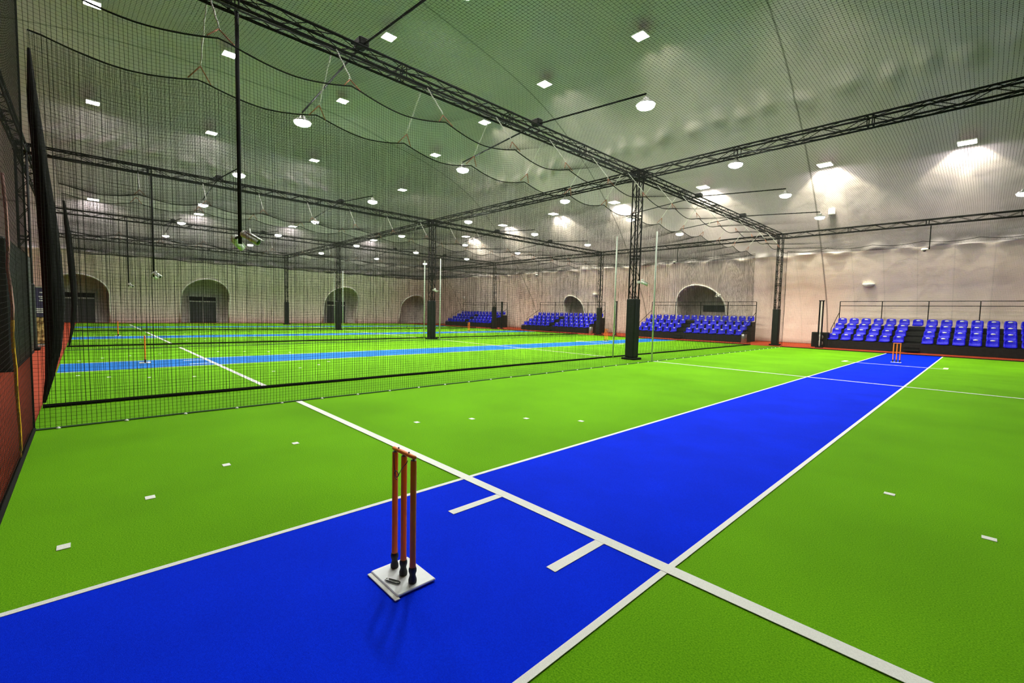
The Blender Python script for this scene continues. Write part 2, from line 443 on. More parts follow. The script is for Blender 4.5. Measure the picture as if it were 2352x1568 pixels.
def loom(Lg):
    if Lg not in LC: LC[Lg] = MB().tube([(Lg * i / 40, -HW + .035 + .008 * sin(i * 2.1), -HW - .028 + .008 * sin(i * 1.3)) for i in range(41)], .017, 6).mesh('cable_loom', 'rubber', True)
    return LC[Lg]
def truss(label, p, Lg, axis, group='roof trusses'):
    key = round(Lg, 3)
    if key not in TC: TC[key] = truss_mesh(Lg)
    ch, br = TC[key]
    t = thing('lattice_truss', label, 'truss', p, 0 if axis == 'x' else pi / 2, group)
    for me in ch: link('chord', me, t)
    link('bracing', br, t)
    if axis == 'y': link('cable_loom', loom(key), t)
    return t
ZC = (TB + TT) / 2
KN = .17
LNAME = ['nearest net wall', 'second net wall', 'third net wall', 'farthest net wall']
for i, x in enumerate(COLX):
    for j in (0, 1):
        if i == 3 and j == 1: continue
        a, b2 = ROWY[j] + KN, ROWY[j + 1] - KN
        truss('black lattice truss running lengthwise above the %s, %s half' % (LNAME[i], ['near', 'far'][j]), (x, a, ZC), b2 - a, 'y')
xs = [6.2] + COLX
GAPN = ['over the blue pitch of the front lane', 'over the second lane', 'over the third lane', 'over the farthest lane']
for j, y in enumerate(ROWY):
    for i in range(4):
        if j == 0 and i == 0: continue
        a, b2 = xs[i + 1] + KN + (1.6 if i == 3 and j == 2 else 0), xs[i] - KN
        truss('black lattice cross truss %s, %s' % (GAPN[i], ['near end', 'middle row', 'far row'][j]), (a, y, ZC), b2 - a, 'x')

# truss columns with padded feet
def column_proto():
    t = thing('truss_column', '', 'column', (0, 0, 0), 0, 'padded truss columns')
    b = MB(); b.bbox((0, 0, .035), (.50, .50, .07), .012); b.build('base_plate', 'black', t)
    b = MB(); b.bbox((0, 0, 1.08), (.345, .345, 2.03), .03); pd = b.build('pad', 'pad', t)
    s = MB(); s.box((-.1745, 0, 1.08), (.003, .02, 1.98)); s.build('seam_strip', 'rubber', pd)
    H0, H1 = 2.0, TB - .05
    for x in (-HW, HW):
        for y in (-HW, HW): MB().tube([(x, y, .06), (x, y, H1)], R_CH, 8).build('chord', 'black', t, True)
    b = MB(); n = 10; p = (H1 - H0) / n
    for i in range(n):
        z0, z1 = H0 + i * p, H0 + (i + 1) * p; s = 1 if i % 2 else -1
        for q in (-HW, HW):
            b.tube([(q, -HW * s, z0), (q, HW * s, z1)], .010, 4, False); b.tube([(-HW * s, q, z0), (HW * s, q, z1)], .010, 4, False)
    for z in (2.15, 3.45, 3.55, 4.8, 4.9):
        for q in (-HW, HW):
            b.tube([(q, -HW, z), (q, HW, z)], .012, 4, False); b.tube([(-HW, q, z), (HW, q, z)], .012, 4, False)
    b.build('bracing', 'black', t)
    # corner block where four trusses meet
    k = MB()
    for x in (-HW, HW):
        for y in (-HW, HW): k.tube([(x, y, H1), (x, y, TT + .03)], R_CH, 8)
        for z in (TB, TT): k.tube([(x, -KN, z), (x, KN, z)], R_CH, 8); k.tube([(-KN, x, z), (KN, x, z)], R_CH, 8)
    k.box((0, 0, TT - .02), (.22, .22, .03)); k.box((0, 0, TB), (.22, .22, .03))
    k.build('corner_block', 'black', t)
    return t
colp = column_proto()
for i, x in enumerate(COLX):
    for j, y in enumerate(ROWY):
        if (i == 0 and j == 0) or (i == 3 and j == 2): continue
        lab = 'black lattice column with padded foot on the %s, %s' % (LNAME[i], ['near end row', 'middle row', 'far row'][j])
        if (i, j) == (0, 1): lab = 'largest black lattice column with padded foot, between the two tallest white poles'
        place(colp, USED, (x, y, 0), lab)

# ------------------------------------------------------------------ netting
RT = .0015
RV = .0024
MESHW = .045
def strands(paths, r, rv=None, nv=0):
    """three sided twine along every path"""
    b = MB(); V = b.v; F = b.f
    r0 = r
    for ip, pts in enumerate(paths):
        r = rv if ip < nv else r0
        m = len(pts); o = len(V)
        d = Vector(pts[-1]) - Vector(pts[0])
        ax = max(range(3), key=lambda a: abs(d[a])); u, w = [(1, 2), (2, 0), (0, 1)][ax]
        for p in pts:
            for a in (0., 2.0944, 4.18879):
                q = [p[0], p[1], p[2]]; q[u] += r * cos(a); q[w] += r * sin(a); V.append(tuple(q))
        for i in range(m - 1):
            for k in range(3): F.append((o + i * 3 + k, o + i * 3 + (k + 1) % 3, o + i * 3 + 3 + (k + 1) % 3, o + i * 3 + 3 + k))
    return b
STN = 1.9; ST0 = .22
def top_z(y):
    u = ((y - ST0) / STN) % 1
    k = abs(u - .5) * 2          # 1 at a hanger, 0 midway
    return NZ - .07 + .17 * k ** 1.7 + .03 * sin(y * .7)
def billow(y, z):
    return .05 * sin(y * .55 + z * .35) * sin(pi * min(1, z / NZ)) + .025 * sin(y * 2.1 + z) * sin(pi * min(1, z / NZ))
LN_Y = NY1 - NY0
def side_net_mesh():
    ps = []; ny = int(LN_Y / MESHW)
    for i in range(ny + 1):
        y = NY0 + i * MESHW; tz = top_z(y); wob = .012 * sin(i * 1.7) + .01 * sin(i * .37)
        ps.append([(billow(y, tz * t), y + wob * sin(pi * t) * 1.2, tz * t) for t in (0, .1, .25, .4, .55, .7, .85, 1)])
    nz = int(NZ / MESHW); m = 74
    for i in range(1, nz):
        q = []
        for j in range(m + 1):
            y = NY0 + LN_Y * j / m; tz = top_z(y) * i / nz; q.append((billow(y, tz), y, tz))
        ps.append(q)
    return strands(ps, RT, RV, ny + 1).mesh('mesh', 'net')
SIDE = side_net_mesh()
TOPR = MB().tube([(billow(y, 0), y, top_z(y)) for y in [NY0 + LN_Y * i / 220 for i in range(221)]], .012, 5).mesh('top_rope', 'rope')
def hem_mesh(r, m): return MB().tube([(.01 * sin(y * 3), y, r) for y in [NY0 + LN_Y * i / 60 for i in range(61)]], r, 5).mesh('bottom_hem', m)
HEM_A, HEM_B = hem_mesh(.012, 'netgreen'), hem_mesh(.028, 'rope')
PEG = MB().lathe([(.022, 0), (.024, .006), (.012, .02), (.004, .024)], 8).mesh('ground_clip', 'white', True)
def side_net(x, label, hem, pegs=False):
    t = thing('net_curtain', label, 'net', (x, 0, 0), 0, 'side net walls')
    link('mesh', SIDE, t); link('top_rope', TOPR, t); link('bottom_hem', hem, t)
    if pegs:
        y = NY0 + .2
        while y < NY1:
            p = link('ground_clip', PEG, t); p.location = (.03, y, .002); y += .62
    return t
side_net(-NETX, 'tall black net wall along the left of the front lane, hem clipped to turf', HEM_A, True)
side_net(-LANE + NETX, 'black net wall just behind the front one, right side of the second lane', HEM_B)
side_net(-LANE - NETX, 'black net wall along the left side of the second lane', HEM_A)
side_net(-2 * LANE + NETX, 'black net wall along the right side of the third lane', HEM_B)
side_net(-2 * LANE - NETX, 'black net wall along the left side of the third lane', HEM_A)
side_net(-3 * LANE + NETX, 'black net wall along the right side of the farthest lane', HEM_B)

def ceil_net_mesh():
    def cz(x, y):
        k = abs(x) / NETX
        return top_z(y) * k ** 4 + (1 - k ** 4) * (NZ - .18 + .05 * sin(y * .8) * sin(x))
    ps = []; ny = int(LN_Y / MESHW)
    for i in range(ny + 1):
        y = NY0 + i * MESHW; ps.append([(x, y + .02 * sin(x * 1.3 + i * .01), cz(x, y)) for x in [-NETX + 2 * NETX * k / 14 for k in range(15)]])
    nx = int(2 * NETX / MESHW); m = 60
    for i in range(1, nx):
        x = -NETX + i * 2 * NETX / nx; ps.append([(x, NY0 + LN_Y * j / m, cz(x, NY0 + LN_Y * j / m)) for j in range(m + 1)])
    return strands(ps, RT).mesh('mesh', 'net'), cz, ny, nx
CEIL, cz, cny, cnx = ceil_net_mesh()
b = MB()
for i in range(0, 290):
    y = NY0 + 1.5 + i * MESHW
    if y > 14: break
    for k in range(1, cnx):
        x = -NETX + k * 2 * NETX / cnx
        if (i + k) % 2: continue
        z = cz(x, y); r = .0052
        b.add([(x + r, y, z), (x - r * .5, y + r * .87, z), (x - r * .5, y - r * .87, z), (x, y, z - r), (x, y, z + r)],
              [(0, 1, 4), (1, 2, 4), (2, 0, 4), (1, 0, 3), (2, 1, 3), (0, 2, 3)])
KNOT = b.mesh('knots', 'net')
CN = ['sagging black ceiling net stretched over the front lane, its knots showing as dots', 'black ceiling net over the second lane, seen as a grey sheet with scalloped edges',
      'black ceiling net over the third lane, seen almost edge-on', 'black ceiling net over the farthest lane, a dark band by the left wall']
for k in range(4):
    t = thing('ceiling_net', CN[k], 'net', (-LANE * k, 0, 0), 0, 'ceiling nets')
    link('mesh', CEIL, t)
    if k == 0: kk = link('knots', KNOT, t); kk['kind'] = 'stuff'
def end_net_mesh(r0=RT, wv=.03):
    ps = []; nx = int(2 * NETX / MESHW); nz = int(NZ / MESHW)
    tz = lambda x: NZ - .05 + .1 * (abs(((x / 1.8) % 1) - .5) * 2) ** 1.7
    for i in range(nx + 1):
        x = -NETX + i * 2 * NETX / nx; ps.append([(x, wv * sin(x * 1.2) * sin(pi * t), tz(x) * t) for t in (0, .25, .5, .75, 1)])
    for i in range(1, nz): ps.append([(x, wv * sin(x * 1.2) * sin(pi * i / nz), tz(x) * i / nz) for x in [-NETX + 2 * NETX * k / 30 for k in range(31)]])
    r = MB().tube([(x, 0, tz(x)) for x in [-NETX + 2 * NETX * k / 60 for k in range(61)]], .012, 5)
    h = MB().tube([(x, 0, .02) for x in [-NETX + 2 * NETX * k / 20 for k in range(21)]], .02, 5)
    e = MB().tube([(-NETX, 0, 0), (-NETX, 0, NZ)], .010, 5)
    return strands(ps, r0).mesh('mesh', 'net'), r.mesh('top_rope', 'rope'), h.mesh('bottom_hem', 'rope'), e.mesh('edge_rope', 'rope')
EN = end_net_mesh()
ENN = end_net_mesh(.0013, 0.)
for k in range(4):
    for y, w in ((NY0, 'near'), (NY1, 'far')):
        if w == 'near' and k: continue
        lab = 'black net wall closing the %s end of the %s' % (w, ['front lane', 'second lane', 'third lane', 'farthest lane'][k])
        t = thing('end_net', lab, 'net', (-LANE * k, y, 0), 0, 'end net walls')
        for nm, me in zip(('mesh', 'top_rope', 'bottom_hem', 'edge_rope'), ENN if w == 'near' else EN): link(nm, me, t)

# gathered net bundles at the lane openings
def bundle(name, label, pts, rs, loc):
    b = MB(); n = 26; vs = []; fs = []
    for i, (p, r) in enumerate(zip(pts, rs)):
        for k in range(n):
            a = 2 * pi * k / n; rr = r * (.92 + .10 * sin(k * 5.3 + i * .08) + .06 * sin(k * 9.1 + i * .2))
            vs.append((p[0] + rr * 1.2 * cos(a), p[1] + rr * sin(a), p[2]))
    for i in range(len(pts) - 1):
        for k in range(n): fs.append((i * n + k, i * n + (k + 1) % n, (i + 1) * n + (k + 1) % n, (i + 1) * n + k))
    fs.append(tuple(range(n - 1, -1, -1))); fs.append(tuple(range((len(pts) - 1) * n, len(pts) * n)))
    b.add(vs, fs); o = b.build(name, 'bundle', None, True); o.location = loc
    return tag(o, label, 'net bundle', 'gathered net bundles')
B1 = [(.03, -1.722, .02), (.38, -1.658, .047), (.83, -1.602, .09), (1.47, -1.578, .117), (2.1, -1.591, .107), (2.73, -1.613, .097), (3.34, -1.652, .083), (3.82, -1.677, .069), (4.23, -1.707, .06), (4.64, -1.716, .038), (5.05, -1.725, .017)]
B2 = [(.02, -1.67, .025), (.69, -1.567, .049), (1.45, -1.497, .076), (2.2, -1.509, .086), (2.94, -1.542, .086), (3.82, -1.582, .074), (4.4, -1.629, .053), (4.97, -1.666, .032)]
def fine(B):
    inv = [(z, y, r) for z, y, r in B]; out = []
    for i in range(len(inv) - 1):
        for k in range(4):
            t = k / 4; out.append(tuple(a + (b - a) * t for a, b in zip(inv[i], inv[i + 1])))
    return out + [inv[-1]]
def net_bundle(label, x, B):
    P = fine(B); bundle('net_bundle', label, [(0, y, z) for z, y, r in P], [r for z, y, r in P], (x, 0, 0))
net_bundle('dark gathered net bundle hanging from roof to floor at the left, nearer of two', -7.3, B1)
net_bundle('slimmer dark gathered net bundle, the farther of two at the left', -19.6, B2)

# hangers: rope from the truss, ring and two webbing legs to the net's edge
def hanger(parent_x, net_x):
    dx = net_x - parent_x
    t = thing('net_hanger', '', 'hanger', (0, 0, 0), 0, 'net hangers')
    s = .62
    ap = Vector((dx * .86, 0, TB - .09 - s)); tp = Vector((dx * .16, 0, TB - .026))
    pts = [tp + (ap - tp) * (i / 8) + Vector((0, .006 * sin(i * 2), 0)) for i in range(9)]
    MB().tube(pts, .012, 5).build('rope', 'strap', t, True)
    MB().tube([ap + Vector((0, .02 * cos(a), -.02 + .02 * sin(a))) for a in [i * 2 * pi / 10 for i in range(11)]], .004, 5).build('ring', 'steel', t, True)
    for q in (-.16, .16):
        z = NZ + .08
        MB().tube([ap + Vector((0, 0, -.03)), (dx, q, z)], .010, 5).build('webbing', 'strapred', t, True)
    return t
protoP, protoN = hanger(0, COLX[0] * -1 - NETX), None
protoP2 = hanger(0, -(LANE / 2 - 0 - (LANE - NETX) + LANE / 2) if False else (-LANE + NETX) - COLX[0])
HL = ['nearest long truss', 'second long truss', 'third long truss']
for i in range(3):
    x = COLX[i]
    for j in range(14):
        y = ST0 + STN * j
        if i == 2 and j > 9: continue
        for pr_, sd in ((protoP, 'right'), (protoP2, 'left')):
            place(pr_, USED, (x, y, 0), 'rope net hanger %s of the %s, %s from the near end' % (sd, HL[i], ORD[j]))

# white poles at the lane edges beside the middle columns
for i in range(3):
    for s, sd in ((1, 'right'), (-1, 'left')):
        b = MB(); b.tube([(0, 0, 0), (0, 0, 4.28), (0, 0, 4.3)], [.026, .026, .012], 10)
        o = b.build('lane_pole', 'pole', None, True); o.location = (COLX[i] + s * .765, 12.48, .001)
        tag(o, 'slim white pole on the %s of the padded column on the %s' % (sd, LNAME[i]), 'pole', 'white lane poles')

# ------------------------------------------------------------------ floodlights on arms
def flood_proto():
    t = thing('floodlight', '', 'floodlight', (0, 0, 0), 0, 'pendant floodlights')
    MB().tube([(0, 0, .0), (0, 0, -.05), (.012, 0, -.07), (0, 0, -.09)], .006, 6).build('hook', 'grey', t, True)
    MB().lathe([(.03, -.05), (.06, -.07), (.07, -.13), (.13, -.145), (.20, -.20), (.206, -.215), (.19, -.215)], 16).build('housing', 'housing', t, True)
    MB().lathe([(.186, -.205), (.17, -.262), (.07, -.302)], 9).build('lamp_glass', 'bulb', t, True)
    return t
FP = flood_proto()
FZ = 6.16
FY = [2.65, 7.45, 12.42, 17.1, 21.95]
FOFF = 3.17
def arm_proto():
    t = thing('lamp_arm', '', 'lamp arm', (0, 0, 0), 0, 'lamp arms')
    for s in (-1, 1): MB().tube([(0, 0, TT + .048 - 6), (s * .16, 0, TT + .048 - 6), (s * FOFF, 0, FZ - 6 + .018)], .020, 8).build('rod', 'black', t, True)
    b = MB(); b.bbox((0, 0, TT + .105 - 6), (.26, .20, .15), .02); b.build('mount_box', 'pad', t)
    MB().tube([(-.10, -.16, TT - 6 + .10), (-.10, .18, TT - 6 + .10)], .02, 6).build('clamp', 'black', t, True)
    return t
AP = arm_proto()
AL = HL
for i, x in enumerate(COLX[:3]):
    for j, y in enumerate(FY):
        if j != 2:
            place(AP, USED, (x, y, 6), 'thin black lamp arm crossing the %s, %s from the near end' % (AL[i], ORD[j if j < 2 else j - 1]))
        for s, sd in ((1, 'right'), (-1, 'left')):
            z = FZ if j != 2 else TB - .02
            how = 'at the %s end of the %s lamp arm, %s' % (sd, ORD[j if j < 2 else j - 1], AL[i]) if j != 2 else 'under the middle cross truss, %s of the %s' % (sd, AL[i])
            place(FP, USED, (x + s * FOFF, y, z), 'glowing greenish floodlight ' + how)
for y, w in ((21.95, 'cut by the right picture edge, above the far seats'),):
    place(FP, USED, (2.8, y, FZ), 'glowing floodlight ' + w)

# ------------------------------------------------------------------ square LED panels under the membrane
def dist(x, y):
    dx = min(x - X0, X1 - x); dy = min(y - Y0, Y1 - y); lo, hi = 0., max(0.01, min(dx, dy))
    for _ in range(40):
        d = (lo + hi) / 2; r = min(1.5 + .85 * d, 26 - d)
        ok = dx >= d and dy >= d and not (dx < d + r and dy < d + r and (d + r - dx) ** 2 + (d + r - dy) ** 2 > r * r)
        if ok: lo = d
        else: hi = d
    return lo
def roof(x, y): return interp(dist(x, y), TAB)
def panel_proto():
    t = thing('ceiling_panel_light', '', 'ceiling light', (0, 0, 0), 0, 'square ceiling lights')
    MB().bbox((0, 0, .02), (.62, .62, .05), .012).build('frame', 'white', t)
    MB().add([(-.28, -.28, -.008), (-.28, .28, -.008), (.28, .28, -.008), (.28, -.28, -.008)], [(0, 1, 2, 3)]).build('diffuser', 'panel', t)
    b = MB()
    for sx in (-.25, .25):
        for sy in (-.25, .25): b.tube([(sx, sy, .04), (sx * .9, sy * .9, .36)], .005, 4)
    b.build('suspension', 'grey', t)
    return t
PP = panel_proto()
PX = [('in the row nearest the far wall', [(1.18, 25.88), (-3.82, 25.73), (-9.92, 25.71), (-16.08, 25.62), (-21.68, 25.61), (-27.68, 25.73), (-33.45, 26.09)]),
      ('in the second row from the far wall', [(-3.7, 17.3), (-9.38, 17.34), (-15.34, 17.45), (-21.25, 18.11), (-27.2, 18.28), (-33.32, 19.0), (-40.71, 20.03)]),
      ('in the middle row', [(-3.4, 10.4), (-9., 10.4), (-14.7, 10.4), (-19.78, 10.44), (-27.18, 11.16), (-34.29, 11.94), (-40.51, 12.33)]),
      ('in the second row from the near end', [(-3.4, 4.8), (-9., 4.8), (-14.7, 4.8), (-20.3, 4.8), (-26.91, 4.81), (-34.34, 5.25), (-40.57, 5.43)]),
      ('in the row at the near end', [(-14.7, -.63), (-20.3, -.63), (-26.37, -.63), (-34.05, -.58), (-40.59, -.61)])]
for rn, xl in PX:
    for j, (x, yy) in enumerate(xl):
        z = roof(x, yy) - .55
        o = place(PP, USED, (x, yy, z), 'square ceiling light, %s from right %s' % (ORD[j], rn))
        if 'nearest the far' in rn or ('far wall' in rn and j):      # the twin beams these lights throw on the membrane beyond them
            for q in (-.22, .22):
                ld = bpy.data.lights.new('wall_beam', 'SPOT'); ld.energy = 300 if 'nearest' in rn else 50; ld.color = (1., .96, .62); ld.spot_size = 1.25; ld.spot_blend = .5; ld.shadow_soft_size = .06
                lo = bpy.data.objects.new('wall_beam', ld); C.objects.link(lo); lo.parent = o; lo.location = (q, .34, -.02)
                lo.rotation_euler = (Vector((q * 1.2, .8, -.85)) if 'nearest' in rn else Vector((q * .9, 1., -.62))).to_track_quat('-Z', 'Y').to_euler()
# ------------------------------------------------------------------ seat stands
def seat_mesh():
    # profile from front lip over the pan and up the back
    prof = [(-.20, -.06), (-.215, -.02), (-.20, .0), (-.12, -.012), (-.02, -.02), (.07, -.012), (.12, .03), (.145, .12), (.16, .22), (.172, .29), (.190, .315), (.215, .31), (.22, .28)]
    wid = [.40, .42, .43, .43, .43, .43, .43, .43, .42, .39, .35, .34, .34]
    nv = 9; b = MB(); vs = []; fs = []
    for (y, z), w in zip(prof, wid):
        for k in range(nv):
            u = k / (nv - 1) * 2 - 1; x = w / 2 * u
            back = max(0, min(1, (z - .02) / .2)); pan = 1 - back
            vs.append((x, y - .035 * back * abs(u) ** 3, z + .02 * pan * abs(u) ** 3 - .02 * back * abs(u) ** 4))
    m = len(prof)
    for i in range(m - 1):
        for k in range(nv - 1): fs.append((i * nv + k, i * nv + k + 1, (i + 1) * nv + k + 1, (i + 1) * nv + k))
    b.add(vs, fs); nb = len(fs); no = 12     # pale oval face set on the upper back
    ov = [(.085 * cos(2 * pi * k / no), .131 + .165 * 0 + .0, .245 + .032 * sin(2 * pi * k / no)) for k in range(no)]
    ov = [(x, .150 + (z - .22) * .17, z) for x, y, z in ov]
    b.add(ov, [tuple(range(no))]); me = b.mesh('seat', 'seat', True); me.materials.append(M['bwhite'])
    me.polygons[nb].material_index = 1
    return me
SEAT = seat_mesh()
def add_mods(o):
    s = o.modifiers.new('thick', 'SOLIDIFY'); s.thickness = .012; s.offset = -1
BW = 7.62
RISE, RUN = .29, .65
PITCH = .553
def bleacher_parts():
    P = []
    d = MB()
    for r in range(4):
        d.box((0, RUN * r + RUN * (4 - r) / 2, .40 + RISE * r), (BW, RUN * (4 - r), .05))
        d.box((0, RUN * r + .01, (.21 if r == 0 else .26 + RISE * r)), (BW, .03, .40 if r == 0 else .29))
    P.append(('deck', d.mesh('deck', 'stand')))
    for x in (-BW / 2 + .02, BW / 2 - .02):
        f = MB()
        for r in range(4): f.box((x, RUN * r + RUN * (4 - r) / 2, (.21 if r == 0 else .40 + RISE * (r - .5))), (.04, RUN * (4 - r), .40 if r == 0 else RISE))
        P.append(('side_panel', f.mesh('side_panel', 'stand')))
    a = MB()
    for r in range(8): a.box((-.28, -.20 + .325 * r, .12 + .145 * r), (.60, .32, .04))
    P.append(('aisle_steps', a.mesh('aisle_steps', 'stand')))
    return P
BP = bleacher_parts()
RP = [-3.81, -1.86, .07, 1.98, 3.81]
def bleacher(x, y, label):
    t = thing('bleacher', label, 'seating stand', (x, y, .0), 0, 'blue seat stands')
    t.location.z = -.012
    for nm, me in BP: link(nm, me, t)
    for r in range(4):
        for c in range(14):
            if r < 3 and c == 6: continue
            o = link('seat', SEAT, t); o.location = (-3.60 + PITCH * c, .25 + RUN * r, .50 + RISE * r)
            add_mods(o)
    yb = RUN * 4 - .05
    for px in RP: MB().tube([(px, yb, 1.25), (px, yb, 2.65)], .024, 6).build('rail_post', 'black', t)
    for z in (2.65, 2.40): MB().tube([(-3.81, yb, z), (3.81, yb, z)], .020, 6).build('rail', 'black', t)
    for s in (-3.83, 3.83):
        b = MB(); b.tube([(s, yb, 1.98), (s, RUN * 1.2, 1.05), (s, RUN * 1.2, .1)], .018, 6); b.tube([(s, RUN * 2.4, 1.40), (s, RUN * 2.4, .9)], .014, 6)
        b.build('side_rail', 'black', t)
    return t
bleacher(-.03, 28.75, 'black stand of blue seats at the far right, behind the broad blue pitch')
bleacher(-12.24, 28.75, 'black stand of blue seats under the wide arch, right of the central column')
bleacher(-24.3, 28.75, 'black stand of blue seats under the small arch, left of the central column')
bleacher(-36.7, 28.75, 'black stand of blue seats farthest left, dim behind the nets')

# steel bins
def bin_proto():
    t = thing('steel_bin', '', 'bin', (0, 0, 0), 0, 'steel bins')
    MB().lathe([(.15, 0), (.155, .01), (.155, .56), (.15, .57)], 20).build('body', 'steel', t, True)
    MB().lathe([(.158, .56), (.162, .575), (.162, .61), (.13, .65), (.09, .66)], 20).build('lid', 'pad', t, True)
    return t
BN = bin_proto()
place(BN, USED, (-8.07, 28.3, -.012), 'shiny steel bin with black lid beside the seats under the wide arch')
place(BN, USED, (-19.7, 28.3, -.012), 'small steel bin with black lid beside the seats left of the central column')

# twin posts and cabinet by the stands
def post_proto():
    t = thing('twin_post', '', 'post', (0, 0, 0), 0, 'black twin posts')
    MB().bbox((0, 0, .03), (.34, .26, .06), .01).build('base_plate', 'black', t)
    for x in (-.075, .075): MB().box((x, 0, 1.31), (.06, .08, 2.52)).build('upright', 'black', t)
    MB().box((0, .0, 1.30), (.03, .02, 2.44)).build('white_rod', 'pole', t)
    MB().bbox((0, 0, 2.59), (.26, .12, .05), .01).build('cap', 'black', t)
    return t
PO = post_proto()
place(PO, USED, (-4.10, 28.2, -.012), 'black twin post with a white rod inside, left of the right-hand seats')
place(PO, USED, (-17.35, 28.2, -.012), 'black twin post left of the central padded column, beside far seats')
place(PO, USED, (-30.3, 28.2, -.012), 'black twin post in front of the farthest left seats')
t = thing('speaker_cabinet', 'black speaker cabinet on the red floor between the twin post and the right seats', 'speaker', (-4.25, 29.1, -.012))
MB().bbox((0, 0, .42), (.78, .5, .84), .02).build('body', 'pad', t)
MB().box((0, -.255, .42), (.62, .01, .7)).build('grille', 'black', t)
for q in (.24, .58): MB().lathe([(.02, 0), (.14, .012), (.16, .03)], 16, (.05, -.272, q), Matrix.Rotation(-pi / 2, 3, 'X').to_3x3()).build('cone', 'grey', t, True)

# ------------------------------------------------------------------ security cameras
def cam_body(parent, loc, yaw, pitch, nm='camera'):
    R = Matrix.Rotation(yaw, 3, 'Z') @ Matrix.Rotation(pitch, 3, 'Y'); L = Vector(loc)
    b = MB(); b.lathe([(.045, -.12), (.052, -.115), (.052, .125), (.048, .13)], 14, L, R @ Matrix.Rotation(pi / 2, 3, 'Y'))
    h = R @ Vector((.02, 0, .055)); b.box(L + h, (.30, .085, .008), R)
    o = b.build(nm, 'white', parent, True)
    l = MB(); l.lathe([(.043, .131), (.040, .134), (.02, .136)], 14, L, R @ Matrix.Rotation(pi / 2, 3, 'Y')); l.build('lens', 'lens', o, True)
    k = MB(); k.tube([L + R @ Vector((-.06, 0, .05)), L + R @ Vector((-.09, 0, .10)) , L + Vector((-.10 * cos(yaw), -.10 * sin(yaw), .10))], .022, 8); k.build('bracket', 'white', o, True)
    return o
def mast(x, label):
    t = thing('camera_mast', label, 'camera', (x, .6, 0), 0, 'hanging camera masts')
    MB().tube([(0, 0, 2.52), (0, 0, TB - .024)], .030, 8).build('pole', 'black', t, True)
    MB().tube([(-.25, 0, 2.64), (.25, 0, 2.64)], .02, 8).build('crossbar', 'black', t, True)
    for s in (1, -1):
        MB().lathe([(.055, 0), (.06, .02), (.06, .07), (.04, .09)], 14, (s * .25, 0, 2.64), Matrix.Rotation(s * pi / 2, 3, 'Y')).build('mount', 'white', t, True)
        cam_body(t, (s * .44, .06, 2.57), .75 if s > 0 else pi - .8, .5)
mast(COLX[0], 'black pole hanging from the nearest truss with two white bullet cameras at its foot')
mast(COLX[1], 'black pole with two small white cameras hanging under the second truss')
mast(COLX[2], 'thin black pole with tiny white cameras hanging under the third truss')
def drop_cam(x, y, ztop, zb, label, s=1):
    t = thing('drop_camera', label, 'camera', (x, y, 0), 0, 'drop cameras on the far cross truss')
    MB().tube([(0, 0, zb), (0, 0, ztop)], .022, 8).build('pole', 'black', t, True)
    MB().tube([(0, 0, zb + .02), (-.14 * s, -.05, zb + .02)], .016, 6).build('arm', 'black', t, True)
    MB().lathe([(.10, .06), (.13, .02), (.13, -.03), (.06, -.06)], 14, (-.16 * s, -.06, zb)).build('housing', 'white', t, True)
    MB().lathe([(.07, -.045), (.055, -.09), (.02, -.11)], 12, (-.16 * s, -.09, zb)).build('dome_lens', 'lens', t, True)
drop_cam(.12, ROWY[2], TB - .024, 4.98, 'dome camera on a short pole under the far cross truss, above the right seats')
drop_cam(-12.43, ROWY[2], TB - .024, 5.22, 'small camera on a short pole before the wall above the wide arch')
drop_cam(-25.25, ROWY[2], TB - .024, 4.95, 'tiny camera on a short pole before the wall above the small arch')
for i in range(2):
    t = thing('wall_camera', ['white bullet camera on the side of the central padded column', 'tiny white camera on the padded column on the second net wall'][i], 'camera', (COLX[i] + HW, ROWY[1], 0), 0, 'column cameras')
    MB().box((.04, 0, 2.66), (.08, .06, .08)).build('bracket', 'white', t)
    cam_body(t, (.24, .02, 2.62), .55, .42, 'body')
# items fixed to the far wall
def wall_pt(x, z): return Y1 - dz(z)
t = thing('wall_lamp', 'white bowl shaped wall lamp on the far wall above the right seats', 'wall lamp', (-2.54, wall_pt(0, 3.57) + .04, 3.57))
MB().lathe([(.30, .06), (.29, .02), (.20, -.07), (.08, -.11)], 20).build('bowl', 'white', t, True)
MB().box((0, .02, .0), (.2, .2, .08)).build('bracket', 'white', t)
t = thing('wall_box', 'small white box fixed to the dome above the far cross truss', 'box', (-3.9, Y1 - dz(7.3) - .12, 7.2))
MB().bbox((0, 0, .17), (.30, .22, .34), .02).build('case', 'white', t); MB().box((0, -.112, .05), (.26, .006, .06)).build('slot', 'grey', t)
b = MB(); random.seed(3)
pts = [(random.uniform(-.26, .26), random.uniform(-.07, .07), random.uniform(-.12, .12)) for _ in range(26)]
b.tube(pts, .035, 6); o = b.build('rope_knot', 'strap', None, True); s = o.modifiers.new('s', 'SUBSURF'); s.levels = s.render_levels = 1
o.location = (-10.95, Y1 - dz(3.1) - .18, 3.08); tag(o, 'tangled pale cloth knot hanging on the rim of the wide arch', 'knot')
for x, z, l in ((-21.5, 3.3, 'small white wall lamp between the small arch and the padded column'), (-40.4, 3.2, 'faint small wall lamp above the farthest seats')):
    t = thing('wall_lamp', l, 'wall lamp', (x, wall_pt(0, z) + .04, z)); MB().lathe([(.30, .06), (.29, .02), (.20, -.07), (.08, -.11)], 20).build('bowl', 'white', t, True)

